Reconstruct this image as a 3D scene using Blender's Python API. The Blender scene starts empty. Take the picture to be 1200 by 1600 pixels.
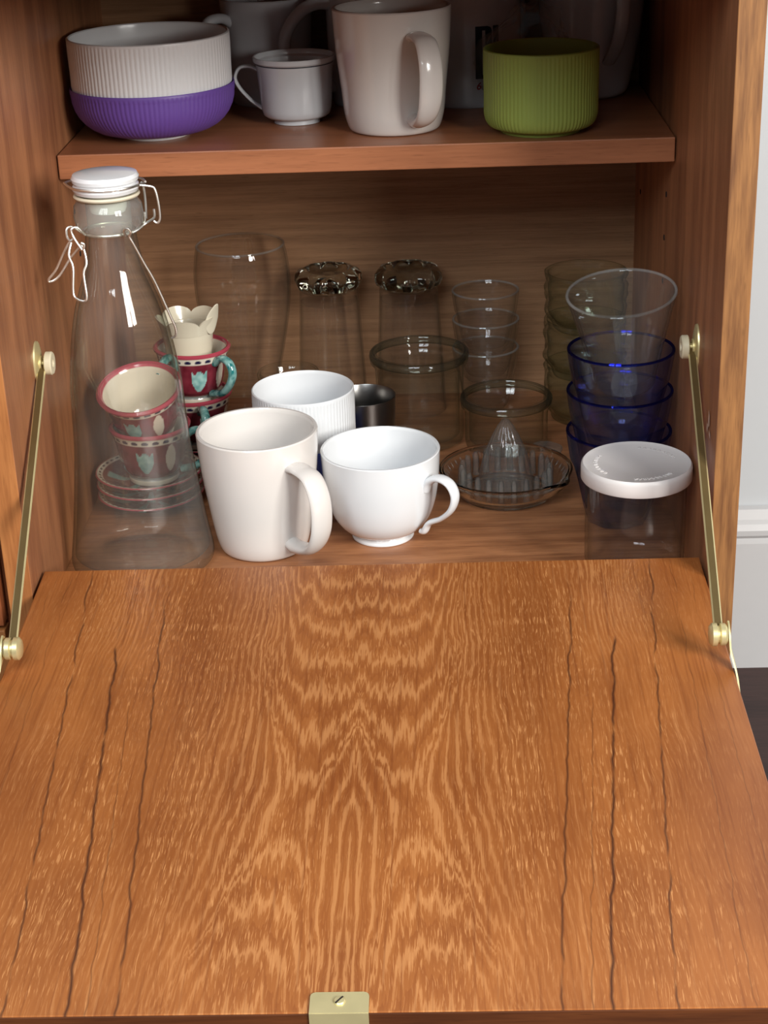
import bpy, bmesh, math, random
from mathutils import Vector, Matrix
random.seed(7)
PI = math.pi
C = bpy.context.scene.collection

# ---------------------------------------------------------------- camera
CAM = Vector((0.05278, -1.10030, 0.59026)); YAW, PIT, ROL, FPX = -0.035689, 0.423120, -0.037317, 2609.3
fw = Vector((math.sin(YAW) * math.cos(PIT), math.cos(YAW) * math.cos(PIT), -math.sin(PIT)))
rt = Vector((math.cos(YAW), -math.sin(YAW), 0)); up = rt.cross(fw)
r2 = rt * math.cos(ROL) + up * math.sin(ROL); u2 = -rt * math.sin(ROL) + up * math.cos(ROL)
cd = bpy.data.cameras.new('camera'); cam = bpy.data.objects.new('camera', cd); C.objects.link(cam)
M3 = Matrix((r2, u2, -fw)).transposed()
cam.matrix_world = Matrix.Translation(CAM) @ M3.to_4x4()
cd.sensor_fit = 'HORIZONTAL'; cd.sensor_width = 36; cd.lens = FPX / 1200 * 36; cd.clip_start = .05
bpy.context.scene.camera = cam

# ---------------------------------------------------------------- light, exposure
sc = bpy.context.scene
sc.view_settings.view_transform = 'Standard'; sc.view_settings.look = 'None'
sc.view_settings.gamma = 1; sc.view_settings.use_curve_mapping = False
sc.view_settings.exposure = -0.05
wd = bpy.data.worlds.new('world'); sc.world = wd; wd.use_nodes = True
bg = wd.node_tree.nodes['Background']; bg.inputs[0].default_value = (0.90, 0.95, 1.0, 1); bg.inputs[1].default_value = 0.10

def area(name, loc, target, sx, sy, power, col):
    l = bpy.data.lights.new(name, 'AREA'); l.shape = 'RECTANGLE'; l.size = sx; l.size_y = sy
    l.energy = power; l.color = col
    o = bpy.data.objects.new(name, l); C.objects.link(o); o.location = loc
    d = Vector(target) - Vector(loc)
    o.rotation_euler = d.to_track_quat('-Z', 'Y').to_euler(); return o
# the two panes of the tall window to the right, and a smaller window further behind the camera
WIN_R, WIN_B = 43, 15
area('window_light_right', (1.75, -1.55, 1.12), (0, 0.05, .15), .42, 1.05, WIN_R, (1.0, .965, .91))
area('window_light_right_pane', (1.33, -1.88, 1.12), (0, 0.05, .15), .42, 1.05, WIN_R, (1.0, .965, .91))
area('window_light_back', (-0.62, -1.50, 1.42), (0, -.15, .08), .40, .95, WIN_B, (.90, .96, 1.0))
area('window_light_back_pane', (-0.17, -1.57, 1.42), (0, -.15, .08), .40, .95, WIN_B, (.90, .96, 1.0))

cy = sc.cycles
cy.max_bounces = 20; cy.transmission_bounces = 20; cy.transparent_max_bounces = 40
cy.diffuse_bounces = 4; cy.glossy_bounces = 6
cy.sample_clamp_indirect = 4; cy.use_denoising = True; cy.blur_glossy = 0.6

# ---------------------------------------------------------------- node helpers
def lin(r, g, b):
    f = lambda c: ((c / 255 + .055) / 1.055) ** 2.4 if c > 10 else c / 255 / 12.92
    return (f(r), f(g), f(b), 1)

class X:                                   # tiny expression wrapper over Math nodes
    def __init__(s, nt, so): s.nt = nt; s.so = so
    def op(s, o, *a):
        n = s.nt.nodes.new('ShaderNodeMath'); n.operation = o
        for i, v in enumerate((s,) + a):
            if isinstance(v, X): s.nt.links.new(v.so, n.inputs[i])
            else: n.inputs[i].default_value = v
        return X(s.nt, n.outputs[0])
    def __add__(s, o): return s.op('ADD', o)
    __radd__ = __add__
    def __sub__(s, o): return s.op('SUBTRACT', o)
    def __rsub__(s, o): return (s * -1) + o
    def __mul__(s, o): return s.op('MULTIPLY', o)
    __rmul__ = __mul__
    def abs(s): return s.op('ABSOLUTE')
    def sign(s): return s.op('SIGN')
    def pow(s, p): return s.op('POWER', p)
    def fract(s): return s.op('FRACT')
    def exp(s): return s.op('EXPONENT')
    def sin(s): return s.op('SINE')
    def mx(s, o): return s.op('MAXIMUM', o)
    def mn(s, o): return s.op('MINIMUM', o)
    def ss(s, a, b):                       # smoothstep a..b -> 0..1
        n = s.nt.nodes.new('ShaderNodeMapRange'); n.interpolation_type = 'SMOOTHSTEP'
        s.nt.links.new(s.so, n.inputs[0]); n.inputs[1].default_value = a; n.inputs[2].default_value = b
        return X(s.nt, n.outputs[0])

class NT:
    def __init__(s, name, rough=.4, spec=.5):
        s.m = bpy.data.materials.new(name); s.m.use_nodes = True; s.nt = s.m.node_tree
        s.p = s.nt.nodes['Principled BSDF']; s.p.inputs['Roughness'].default_value = rough
        s.p.inputs['Specular IOR Level'].default_value = spec
    def coord(s):
        t = s.nt.nodes.new('ShaderNodeTexCoord'); q = s.nt.nodes.new('ShaderNodeSeparateXYZ')
        s.nt.links.new(t.outputs['Object'], q.inputs[0])
        return [X(s.nt, o) for o in q.outputs]
    def noise(s, x, y, z=0., detail=2., rough=.5, dist=0.):
        c = s.nt.nodes.new('ShaderNodeCombineXYZ')
        for i, v in enumerate((x, y, z)):
            if isinstance(v, X): s.nt.links.new(v.so, c.inputs[i])
            else: c.inputs[i].default_value = v
        n = s.nt.nodes.new('ShaderNodeTexNoise'); n.inputs['Scale'].default_value = 1
        n.inputs['Detail'].default_value = detail; n.inputs['Roughness'].default_value = rough
        n.inputs['Distortion'].default_value = dist
        s.nt.links.new(c.outputs[0], n.inputs['Vector']); return X(s.nt, n.outputs[0])
    def mix(s, fac, a, b):
        n = s.nt.nodes.new('ShaderNodeMix'); n.data_type = 'RGBA'
        if isinstance(fac, X): s.nt.links.new(fac.so, n.inputs[0])
        else: n.inputs[0].default_value = fac
        for i, v in ((6, a), (7, b)):
            if isinstance(v, tuple): n.inputs[i].default_value = v
            else: s.nt.links.new(v, n.inputs[i])
        return n.outputs[2]
    def color(s, so): s.nt.links.new(so, s.p.inputs['Base Color'])
    def rough(s, x): s.nt.links.new(x.so, s.p.inputs['Roughness'])
    def bump(s, h, strength=.2, dist=.001):
        b = s.nt.nodes.new('ShaderNodeBump'); b.inputs['Strength'].default_value = strength
        b.inputs['Distance'].default_value = dist
        s.nt.links.new(h.so, b.inputs['Height']); s.nt.links.new(b.outputs[0], s.p.inputs['Normal'])

# ---------------------------------------------------------------- materials
def plain(name, col, rough=.3, spec=.5, metal=0, coat=0, speck=0.03):
    t = NT(name, rough, spec); x, y, z = t.coord()
    n = t.noise(x * 60, y * 60, z * 60, 3)
    d = tuple(c * (1 - speck * 2) for c in col[:3]) + (1,)
    t.color(t.mix(n, d, col)); t.p.inputs['Metallic'].default_value = metal
    t.p.inputs['Coat Weight'].default_value = coat; t.p.inputs['Coat Roughness'].default_value = .06
    return t.m

def wood(name, dark, light, axis='z', across=55., along=5., fine=420., rough=.45, seed=0., contrast=1., spec=.4):
    t = NT(name, rough, spec); co = t.coord(); k = 'xyz'.index(axis)
    g = co[k]; o = [co[i] for i in range(3) if i != k]
    w = t.noise(o[0] * 6 + seed, o[1] * 6, g * 2.2, 2)
    a = o[0] * across + w * 5; b = o[1] * across
    big = t.noise(a, b, g * along + seed, 3, .55)
    fn = t.noise(o[0] * fine, o[1] * fine, g * 22 + seed, 2, .6)
    pores = t.noise(o[0] * 1100, o[1] * 1100, g * 60 + seed, 1)
    f = (big - .5) * (1.5 * contrast) + (fn - .5) * (.7 * contrast) + .5
    c = t.mix(f.ss(.1, .9), dark, light)
    dk = tuple(v * .5 for v in dark[:3]) + (1,)
    c = t.mix(pores.ss(.60, .74) * .35, c, dk)
    t.color(c); t.bump(fn + pores * .5, .12, .0006); return t.m

M = {}
M['side'] = wood('reddish_teak_inside', lin(134, 86, 58), lin(174, 118, 80), 'z', 40, 4, seed=3)
M['side_edge'] = wood('worn_golden_edge', lin(104, 66, 38), lin(158, 110, 64), 'z', 190, 16, seed=8, rough=.55, contrast=.8)
M['side_left'] = wood('teak_front_edge', lin(150, 92, 50), lin(186, 122, 70), 'z', 90, 10, seed=11)
M['floorw'] = wood('cabinet_floor_veneer', lin(132, 84, 54), lin(178, 122, 82), 'x', 70, 9, seed=5, rough=.38)
M['shelf'] = wood('shelf_veneer', lin(146, 92, 62), lin(178, 116, 80), 'x', 70, 6, seed=9, rough=.35, contrast=.6)
M['back'] = wood('back_panel_veneer', lin(132, 96, 66), lin(170, 128, 92), 'x', 150, 4, 700, seed=2, rough=.6, contrast=.75)
M['neigh'] = wood('neighbour_veneer', lin(110, 58, 32), lin(150, 84, 48), 'z', 60, 5, seed=15)
M['lipping'] = wood('shade_painted_lipping', lin(74, 38, 18), lin(108, 60, 30), 'x', 60, 5, seed=25)  # teak darkened to paint in the shade on the flap's front edge
M['floor'] = wood('dark_floorboard', lin(44, 28, 26), lin(66, 44, 40), 'x', 30, 3, seed=21, rough=.5)
M['wall'] = plain('painted_wall', lin(200, 206, 210), .6, speck=.015)
M['skirting'] = plain('painted_skirting', lin(200, 202, 204), .4, speck=.02)
M['white'] = plain('white_porcelain', lin(226, 228, 230), .12, .5, coat=.5, speck=.01)
M['cream_mug'] = plain('warm_white_stoneware', lin(222, 217, 212), .18, .5, coat=.4, speck=.02)
M['rib_white'] = plain('matt_white_glaze', lin(222, 224, 226), .22, speck=.02)
M['purple'] = plain('matt_purple_glaze', lin(104, 74, 158), .45, speck=.03)
M['green'] = plain('matt_lime_glaze', lin(152, 174, 84), .45, speck=.03)
M['blue_rib'] = plain('matt_blue_glaze', lin(74, 98, 190), .4, speck=.03)
M['grey_white'] = plain('pale_grey_porcelain', lin(205, 208, 212), .18, coat=.3)
M['cream'] = plain('cream_porcelain', lin(216, 208, 186), .2, coat=.4)
M['rubber'] = plain('ivory_gasket', lin(214, 204, 180), .5)
M['cap'] = plain('ivory_plastic', lin(216, 206, 176), .4)
M['plastic_lid'] = plain('white_plastic_lid', lin(222, 218, 216), .35, speck=.01)
M['brass'] = plain('brass', lin(236, 222, 168), .38, metal=.6, speck=.12)
M['brass_dark'] = plain('groove_shade_brass', lin(124, 104, 66), .45, metal=.6, speck=.12)  # darker brass for the arm web, paints in the groove's shade
M['wire'] = plain('galvanised_wire', lin(240, 240, 234), .36, metal=1, speck=.05)
M['steel'] = plain('brushed_steel', lin(150, 148, 146), .28, metal=1, speck=.1)
M['scuff'] = plain('bare_scuffed_wood', lin(226, 200, 182), .7, speck=.1)
M['hole'] = plain('peg_hole_dark', lin(30, 16, 12), .9)
M['ink'] = plain('navy_print', lin(16, 30, 46), .4)
M['ink_red'] = plain('red_print', lin(150, 46, 52), .4)

def glass(name, col=(1, 1, 1), rough=0.0, ior=1.47):
    m = bpy.data.materials.new(name); m.use_nodes = True; nt = m.node_tree
    nt.nodes.remove(nt.nodes['Principled BSDF']); g = nt.nodes.new('ShaderNodeBsdfGlass')
    g.inputs['Color'].default_value = (*col, 1); g.inputs['Roughness'].default_value = rough
    g.inputs['IOR'].default_value = ior
    nt.links.new(g.outputs[0], nt.nodes['Material Output'].inputs[0]); return m

def thin_glass(name, col=(1, 1, 1), edge=(.6, .62, .6), dust=.0, edge_pow=3.5):
    """walls so thin that they hardly bend light: clear film + Fresnel mirror, tinted along grazing paths"""
    m = bpy.data.materials.new(name); m.use_nodes = True; nt = m.node_tree
    nt.nodes.remove(nt.nodes['Principled BSDF'])
    tr = nt.nodes.new('ShaderNodeBsdfTransparent'); gl = nt.nodes.new('ShaderNodeBsdfGlossy')
    gl.inputs['Roughness'].default_value = .02
    lw = nt.nodes.new('ShaderNodeLayerWeight'); lw.inputs[0].default_value = .5
    f5 = nt.nodes.new('ShaderNodeMath'); f5.operation = 'POWER'; f5.inputs[1].default_value = 5
    nt.links.new(lw.outputs['Facing'], f5.inputs[0])
    fr = nt.nodes.new('ShaderNodeMath'); fr.operation = 'MULTIPLY_ADD'; fr.inputs[1].default_value = .80; fr.inputs[2].default_value = .04
    nt.links.new(f5.outputs[0], fr.inputs[0])
    pw = nt.nodes.new('ShaderNodeMath'); pw.operation = 'POWER'; pw.inputs[1].default_value = edge_pow
    nt.links.new(lw.outputs['Facing'], pw.inputs[0])
    mx = nt.nodes.new('ShaderNodeMix'); mx.data_type = 'RGBA'
    mx.inputs[6].default_value = (*col, 1); mx.inputs[7].default_value = (*[c * e for c, e in zip(col, edge)], 1)
    nt.links.new(pw.outputs[0], mx.inputs[0]); nt.links.new(mx.outputs[2], tr.inputs[0])
    ms = nt.nodes.new('ShaderNodeMixShader')
    nt.links.new(fr.outputs[0], ms.inputs[0]); nt.links.new(tr.outputs[0], ms.inputs[1]); nt.links.new(gl.outputs[0], ms.inputs[2])
    out = ms
    if dust:
        df = nt.nodes.new('ShaderNodeBsdfDiffuse'); df.inputs[0].default_value = (.8, .8, .78, 1)
        nz = nt.nodes.new('ShaderNodeTexNoise'); nz.inputs['Scale'].default_value = 9; nz.inputs['Detail'].default_value = 8
        tc = nt.nodes.new('ShaderNodeTexCoord'); nt.links.new(tc.outputs['Object'], nz.inputs['Vector'])
        mr = nt.nodes.new('ShaderNodeMapRange'); mr.inputs[1].default_value = .3; mr.inputs[2].default_value = .8; mr.inputs[4].default_value = dust
        nt.links.new(nz.outputs[0], mr.inputs[0])
        m2 = nt.nodes.new('ShaderNodeMixShader'); nt.links.new(mr.outputs[0], m2.inputs[0])
        nt.links.new(ms.outputs[0], m2.inputs[1]); nt.links.new(df.outputs[0], m2.inputs[2]); out = m2
    nt.links.new(out.outputs[0], nt.nodes['Material Output'].inputs[0]); return m

M['bottle'] = thin_glass('bottle_glass', (.985, .99, .98), (.50, .53, .46), dust=.040, edge_pow=2.6)
M['bottle_lip'] = thin_glass('bottle_lip_glass', (.93, .95, .90), (.45, .48, .40), dust=.34)
M['clear'] = thin_glass('clear_glass', (.99, .99, .99), (.60, .62, .60), dust=.012)
M['clear2'] = thin_glass('clear_tumbler_glass', (.98, .985, .985), (.52, .56, .58), dust=.065)
M['green_glass'] = thin_glass('greenish_glass', (.94, .965, .92), (.24, .30, .20), dust=.010)
M['weck_glass'] = thin_glass('jar_glass', (.97, .98, .965), (.50, .56, .50), dust=.006)
M['rim_glass'] = thin_glass('jar_rim_glass', (.90, .93, .88), (.16, .21, .16), dust=.02, edge_pow=1.6)
M['blue_glass'] = thin_glass('cobalt_glass', (.87, .90, .98), (.14, .18, .72), dust=.014, edge_pow=1.8)
M['blue_rim'] = glass('cobalt_rim_glass', (.25, .32, .95))
M['foot_glass'] = glass('thick_foot_glass', (.80, .80, .76))
M['pressed'] = thin_glass('pressed_glass_relief', (.94, .95, .94), (.40, .42, .40), dust=.13)
M['tooth'] = thin_glass('pressed_teeth', (.95, .96, .95), (.22, .24, .22), dust=.16, edge_pow=1.8)
M['solid_glass'] = glass('pressed_glass', (.985, .99, .985))
M['bag'] = thin_glass('crumpled_film', (.93, .93, .93), (.6, .6, .6), dust=.16)

def flap_wood():
    t = NT('bookmatched_teak_veneer', .36, .45); x, y, z = t.coord(); v = y * -1
    m = (x + v * .0087).abs()
    jag = t.noise(m * 210, v * 7, .3, 2, .6) - .5
    v2 = v + jag * .060 + (t.noise(m * 34, v * 9, 4., 2) - .5) * .045
    m2 = m + (t.noise(m * 26, v * 12, 1.7, 2) - .5) * .014
    a = (m2 - v * .10 - .006) * 42; b = (v2 - .302) * 12.5
    g = a.abs().pow(2.7) - b * b
    sg = g.sign() * g.abs().pow(.58)
    q = (m - .168) * 42
    sg = sg - (q * q * -1).exp() * v2.ss(.13, -.03) * 2.6
    ring = (sg * 1.55 + t.noise(m * 8, v * 3, 7., 1) * 2.0).fract()
    band = (1 - (ring - .45).abs() * 2.6).mx(0.)
    st = t.noise(m * 900, v * 34, 2., 3, .65)
    st2 = t.noise(m2 * 1500, v * 75, 5., 2)
    st3 = t.noise(m2 * 330, v * 6, 8., 2)
    clump = t.noise(m * 34, v * 7, 3.3, 2, .6)
    flat = t.noise(m * 14, v * 5, 9., 3, .6)
    edge = m.ss(.195, .225)
    near = m.ss(.125, .045)
    tipz = (q * q * -1).exp() * v2.ss(.16, .05)
    cath = (near * .85 + tipz * .7 + .15).mn(1.)
    s1 = st + (band - .40) * .34
    light = s1.ss(.53, .62) * cath * (band * .25 + .34)
    hair = st2.ss(.575, .64) * (clump.ss(.36, .62) * .55 + band * .25 + .12)
    light = light.mx(hair) + st3.ss(.60, .68) * .26 * (1 - near * .7)
    light = light * (1 - edge * .7)
    base = t.mix(flat.ss(.3, .7), lin(140, 80, 38), lin(165, 100, 50))
    c = t.mix(ring.ss(.60, 1.0) * cath * .30, base, lin(122, 58, 22))
    c = t.mix(light.mn(1.) * .88, c, lin(212, 150, 94))
    fine = t.noise(m * 420, v * 9, 3., 2)
    c = t.mix(fine.ss(.50, .72) * .42, c, lin(112, 54, 22))
    wob = (t.noise(3., v * 16, 6., 3) - .5) * .011; wob2 = (t.noise(m * 0 + 8, v * 60, 2., 2) - .5) * .0014
    tot = None
    for i, (p0, sl, w, v0, s) in enumerate(((.2105, .083, .0011, .0, .8), (.184, .097, .0015, .09, .95), (.1525, .084, .0012, .06, .8), (.168, .084, .0007, .18, .5), (.225, .03, .0006, .0, .4), (.236, .0, .0005, .0, .4))):
        dd = (m + v * sl - p0 + wob + wob2).abs()
        ln = (dd * (1 / w) * -1 + 1).mx(0.) * s * t.noise(7. + i, v * 24, 1.1 * i, 2).ss(.28, .5) * v.ss(v0 - .02, v0 + .03)
        tot = ln if tot is None else tot.mx(ln)
    c = t.mix(tot, c, lin(60, 30, 20))
    t.color(c); t.bump(st + st2 * .6, .05, .0004)
    t.rough(st * .12 + .30)
    return t.m
M['flap'] = flap_wood()

# ---------------------------------------------------------------- mesh helpers
def link(name, bm, mat, parent=None, smooth=True, origin=None):
    me = bpy.data.meshes.new(name)
    bmesh.ops.recalc_face_normals(bm, faces=bm.faces[:]); bm.to_mesh(me); bm.free()
    if smooth:
        for p in me.polygons: p.use_smooth = True
        try: me.set_sharp_from_angle(angle=math.radians(38))
        except Exception: pass
    for m in (mat if isinstance(mat, (list, tuple)) else [mat]): me.materials.append(m)
    o = bpy.data.objects.new(name, me); C.objects.link(o)
    if origin: o.location = origin
    if parent: o.parent = parent
    return o
def thing(name, label, cat, loc=(0, 0, 0), rz=0, group=None):
    o = bpy.data.objects.new(name, None); C.objects.link(o); o.empty_display_size = .02
    o.location = loc; o.rotation_euler = (0, 0, rz); o['label'] = label; o['category'] = cat
    if group: o['group'] = group
    return o
def copy_tree(o, parent=None):
    c = o.copy(); C.objects.link(c)
    if parent: c.parent = parent
    for ch in list(o.children): copy_tree(ch, c)
    return c
def box(lo, hi, bev=.0, seg=2):
    bm = bmesh.new(); r = bmesh.ops.create_cube(bm, size=1)
    for v in bm.verts: v.co = Vector([lo[i] + (v.co[i] + .5) * (hi[i] - lo[i]) for i in range(3)])
    if bev: bmesh.ops.bevel(bm, geom=bm.edges[:], offset=bev, segments=seg, affect='EDGES', profile=.5)
    return bm
def lathe(prof, n=72, mod=None, bm=None, close=True):
    """prof: closed loop list (r, z[, flag]); mod(theta, r, z, flag) -> (r, z)"""
    bm = bm or bmesh.new(); rings = []
    for p in prof:
        r, z = p[0], p[1]; fl = p[2] if len(p) > 2 else 0
        if r < 1e-6: rings.append([bm.verts.new((0, 0, z))]); continue
        ring = []
        for k in range(n):
            th = 2 * PI * k / n; rr, zz = (r, z) if not mod else mod(th, r, z, fl)
            ring.append(bm.verts.new((rr * math.cos(th), rr * math.sin(th), zz)))
        rings.append(ring)
    for a, b in zip(rings, rings[1:]):
        if len(a) == 1 and len(b) == 1: continue
        for k in range(n):
            j = (k + 1) % n
            if len(a) == 1: bm.faces.new((a[0], b[k], b[j]))
            elif len(b) == 1: bm.faces.new((a[k], a[j], b[0]))
            else: bm.faces.new((a[k], a[j], b[j], b[k]))
    if len(rings[0]) > 1 and len(rings[-1]) > 1 and close:
        a, b = rings[-1], rings[0]
        for k in range(n):
            j = (k + 1) % n; bm.faces.new((a[k], a[j], b[j], b[k]))
    return bm
def spline(pts, n):                        # Catmull-Rom through tuples of any length
    out = []; P = [pts[0]] + list(pts) + [pts[-1]]
    for i in range(1, len(P) - 2):
        for k in range(n):
            t = k / n; q = []
            for a, b, c, d in zip(P[i - 1], P[i], P[i + 1], P[i + 2]):
                q.append(.5 * (2 * b + (c - a) * t + (2 * a - 5 * b + 4 * c - d) * t * t + (3 * b - a - 3 * c + d) * t ** 3))
            out.append(tuple(q))
    out.append(tuple(pts[-1])); return out
def vessel(outer, t=.003, tb=.004, sm=0, flag=1, rimr=True):
    """outer: (r,z) from foot edge to rim. Returns a closed profile: bottom centre, outer wall, rim, inner wall, inner centre"""
    if sm: outer = spline(outer, sm)
    zb = outer[0][1]; pr = [(0, zb)] + [(r, z, flag) for r, z in outer]
    R, H = outer[-1]
    pr[-1] = (R, H - t * .3, 0); pr += [(R - t * .22, H - .0, 0), (R - t * .78, H, 0)]
    inn = [(r - t, z - (t * .3 if i == len(outer) - 1 else 0)) for i, (r, z) in enumerate(outer)]
    inn = [q for q in inn if q[1] > zb + tb + .0005 and q[0] > .003]
    pr += [(r, z, 0) for r, z in reversed(inn)]
    r0 = inn[0][0]; pr += [(r0 * .82, zb + tb + .0002), (0, zb + tb)]
    return pr
def tube(pts, rad, seg=10, bm=None, sm=0, cap=True):
    """round or oval sweep; rad: float or (in-plane, sideways) or list of them"""
    bm = bm or bmesh.new()
    if sm:
        if isinstance(rad, list):
            q = spline([tuple(p) + tuple(r) for p, r in zip(pts, rad)], sm); pts = [p[:3] for p in q]; rad = [p[3:] for p in q]
        else: pts = spline([tuple(p) for p in pts], sm)
    P = [Vector(p) for p in pts]; rings = []; n0 = None
    nrm = Vector((0, 0, 0))
    for i in range(1, len(P) - 1): nrm += (P[i] - P[i - 1]).cross(P[i + 1] - P[i])
    ref = nrm.normalized() if nrm.length > 1e-9 else None
    for i, p in enumerate(P):
        d = (P[min(i + 1, len(P) - 1)] - P[max(i - 1, 0)]).normalized()
        if ref is not None and abs(d.dot(ref)) < .9: w = (ref - d * d.dot(ref)).normalized()
        else:
            h = n0 or Vector((0, 0, 1)); w = h - d * d.dot(h)
            if w.length < 1e-4: h = Vector((1, .3, .2)); w = h - d * d.dot(h)
            w.normalize()
        n0 = w; u = w.cross(d).normalized()
        r = rad[i] if isinstance(rad, list) else rad
        ru, rw = r if isinstance(r, tuple) else (r, r)
        rings.append([bm.verts.new(p + u * (ru * math.cos(2 * PI * k / seg)) + w * (rw * math.sin(2 * PI * k / seg))) for k in range(seg)])
    for a, b in zip(rings, rings[1:]):
        for k in range(seg):
            j = (k + 1) % seg; bm.faces.new((a[k], a[j], b[j], b[k]))
    if cap: bm.faces.new(rings[0][::-1]); bm.faces.new(rings[-1])
    return bm
def handle(pts, rad, ang, mat, parent, name='handle', sm=6, seg=14):
    """pts in the radial plane (r, z)"""
    c, s = math.cos(ang), math.sin(ang)
    return link(name, tube([(r * c, r * s, z) for r, z in pts], rad, seg, sm=sm), mat, parent)
def ribs(n, depth):
    def f(th, r, z, fl):
        if fl == 1:
            k = .5 + .5 * math.cos(n * th); return r - depth * (1 - k ** .6), z
        return r, z
    return f

# ================================================================ SETTING
FZ = -0.329
def struct(name, bm, mat): o = link(name, bm, mat, smooth=False); o['kind'] = 'structure'; return o
fl = struct('floor', box((-2.2, -3.2, FZ - .03), (2.2, .52, FZ)), M['floor'])
struct('wall_back', box((-2.2, .52, FZ), (2.2, .60, 1.9)), M['wall'])
bb = bmesh.new()
pr = [(.519, 0), (.503, 0), (.503, .150), (.5045, .156), (.5015, .160), (.5010, .166), (.5045, .172), (.508, .176), (.512, .186), (.519, .1875)]
vs = [[bb.verts.new((x, y, FZ + z)) for y, z in pr] for x in (.2705, 2.2)]
for i in range(len(pr)):
    j = (i + 1) % len(pr); bb.faces.new((vs[0][i], vs[0][j], vs[1][j], vs[1][i]))
bb.faces.new(vs[0]); bb.faces.new(vs[1][::-1])
struct('baseboard_back', bb, M['skirting'])

# ================================================================ CABINET
H, D, T, TOP = .25, .5018, .0185, .4825
cab = thing('cabinet', 'teak cabinet with its drop-down flap door open and one inner shelf', 'cabinet', (0, .25, FZ))
def cpart(name, bm, mat, smooth=False):
    o = link(name, bm, mat, cab, smooth); o.location = (0, -.25, -FZ); return o
class F: pass
def two_tone(lo, hi, front_x, mats, bev=.0006):
    bm = box(lo, hi, bev)
    for f in bm.faces:
        if f.normal.y < -.7: f.material_index = 1
    return bm
def side(sx):
    lo, hi = (min(sx * H, sx * (H + T)), 0, FZ), (max(sx * H, sx * (H + T)), D + .006, TOP)
    bm = box(lo, hi, .0006); bmesh.ops.recalc_face_normals(bm, faces=bm.faces[:])
    for f in bm.faces:
        if f.normal.y < -.7: f.material_index = 1
    return bm
sp = cpart('side_panel', side(-1), [M['side'], M['side_left']])
sr = cpart('side_panel', side(1), [M['side'], M['side_edge']]); sr['label'] = 'right side panel with a scuffed golden front edge'
cpart('back_panel', box((-H, D, -.02), (H, D + .006, TOP)), M['back'])
cpart('bottom_panel', box((-H, .0, -.02), (H, D, 0), .0004), M['floorw'])
cpart('top_panel', box((-H, .0, TOP - .02), (H, D, TOP), .0004), M['side'])
cpart('hinge_rail', box((-H, .001, 0), (H, .036, .0125), .0006), M['floorw'])
SY, SZ, ST = .2426, .3076, .0198
cpart('shelf', box((-H + .0012, SY, SZ - ST), (H - .0012, D - .0005, SZ), .0009), M['shelf'])
for x0, x1 in ((-H + .001, -.001), (.001, H - .001)):
    cpart('lower_door', box((x0, .0, FZ + .05), (x1, .018, -.024), .001), M['neigh'])
cpart('plinth', box((-H, .03, FZ), (H, .045, FZ + .048)), M['neigh'])
for (y, z) in ((.290, .250), (.294, .212), (.294, .174), (.462, .211), (.462, .249)):
    for sx in (1, -1):
        bm = lathe([(0, 0), (.0024, 0), (.0024, .0006), (.0014, .0006), (.0014, .0002), (0, .0002)], 14)
        o = cpart('peg_hole', bm, M['hole'], True)
        o.location = (sx * H, y - .25, z - FZ); o.rotation_euler = (0, -sx * PI / 2, 0)
bm = bmesh.new()
for pts in ([(0, 0), (.0035, .003), (.0025, .010), (-.001, .0135), (-.0015, .006)], [(.004, -.004), (.009, -.0055), (.008, -.002), (.003, -.0005)], [(-.006, .002), (-.003, .001), (-.004, -.006), (-.0065, -.003)]):
    f = bm.faces.new([bm.verts.new((.2492, .030 - a, .142 + b)) for a, b in pts])
cpart('scuff_mark', bm, M['scuff'])['kind'] = 'stuff'
# --- flap (thing > part > sub-part)
ZF, YF, ANG, FL, HF = .03649, .03329, .05472, .4664, .2476
flap = cpart('flap_door', box((-HF, -FL, -.0185), (HF, 0, 0), .0007), M['flap'])
flap.location = (0, YF - .25, ZF - FZ); flap.rotation_euler = (ANG, 0, 0)
flap['label'] = 'open flap with bookmatched flame-grain veneer'
# front edge lipping
bm = box((-HF, -FL - .0009, -.0183), (HF, -FL + .0001, -.0004), .0002)
link('edge_lipping', bm, M['lipping'], flap, False)
# brass catch plate, let into the front edge
bm = bmesh.new(); w, hh, rr = .0152, .0138, .003; pts = [(-w, -FL - .0012), (-w, -FL + hh - rr)]
pts += [(-w + rr - rr * math.cos(a), -FL + hh - rr + rr * math.sin(a)) for a in (PI / 6, PI / 3, PI / 2)]
pts += [(w - rr + rr * math.sin(a), -FL + hh - rr + rr * math.cos(a)) for a in (0, PI / 6, PI / 3)] + [(w, -FL + hh - rr), (w, -FL - .0012)]
f = bm.faces.new([bm.verts.new((x, y, .0009)) for x, y in pts]); r = bmesh.ops.extrude_face_region(bm, geom=[f])
for v in [g for g in r['geom'] if isinstance(g, bmesh.types.BMVert)]: v.co.z -= .0008
q = bmesh.ops.create_cube(bm, size=1)
for v in q['verts']: v.co = Vector((v.co.x * 2 * w, -FL - .0014 + v.co.y * .0008, -.006 + v.co.z * .0137))
cp = link('catch_plate', bm, M['brass'], flap, False); cp.location.x = -.0035
bm = lathe([(0, -.001), (.0031, -.001), (.0031, .0008), (.0026, .0013), (0, .0015)], 24)
scw = link('screw', bm, M['brass'], flap); scw.location = (-.0035, -FL + .0072, .0006)
bm = box((-.0029, -.0004, .0), (.0029, .0004, .0004)); o = link('screw_slot', bm, M['hole'], flap, False); o.location = (-.0035, -FL + .0072, .0018); o.rotation_euler = (0, 0, .9)
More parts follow.
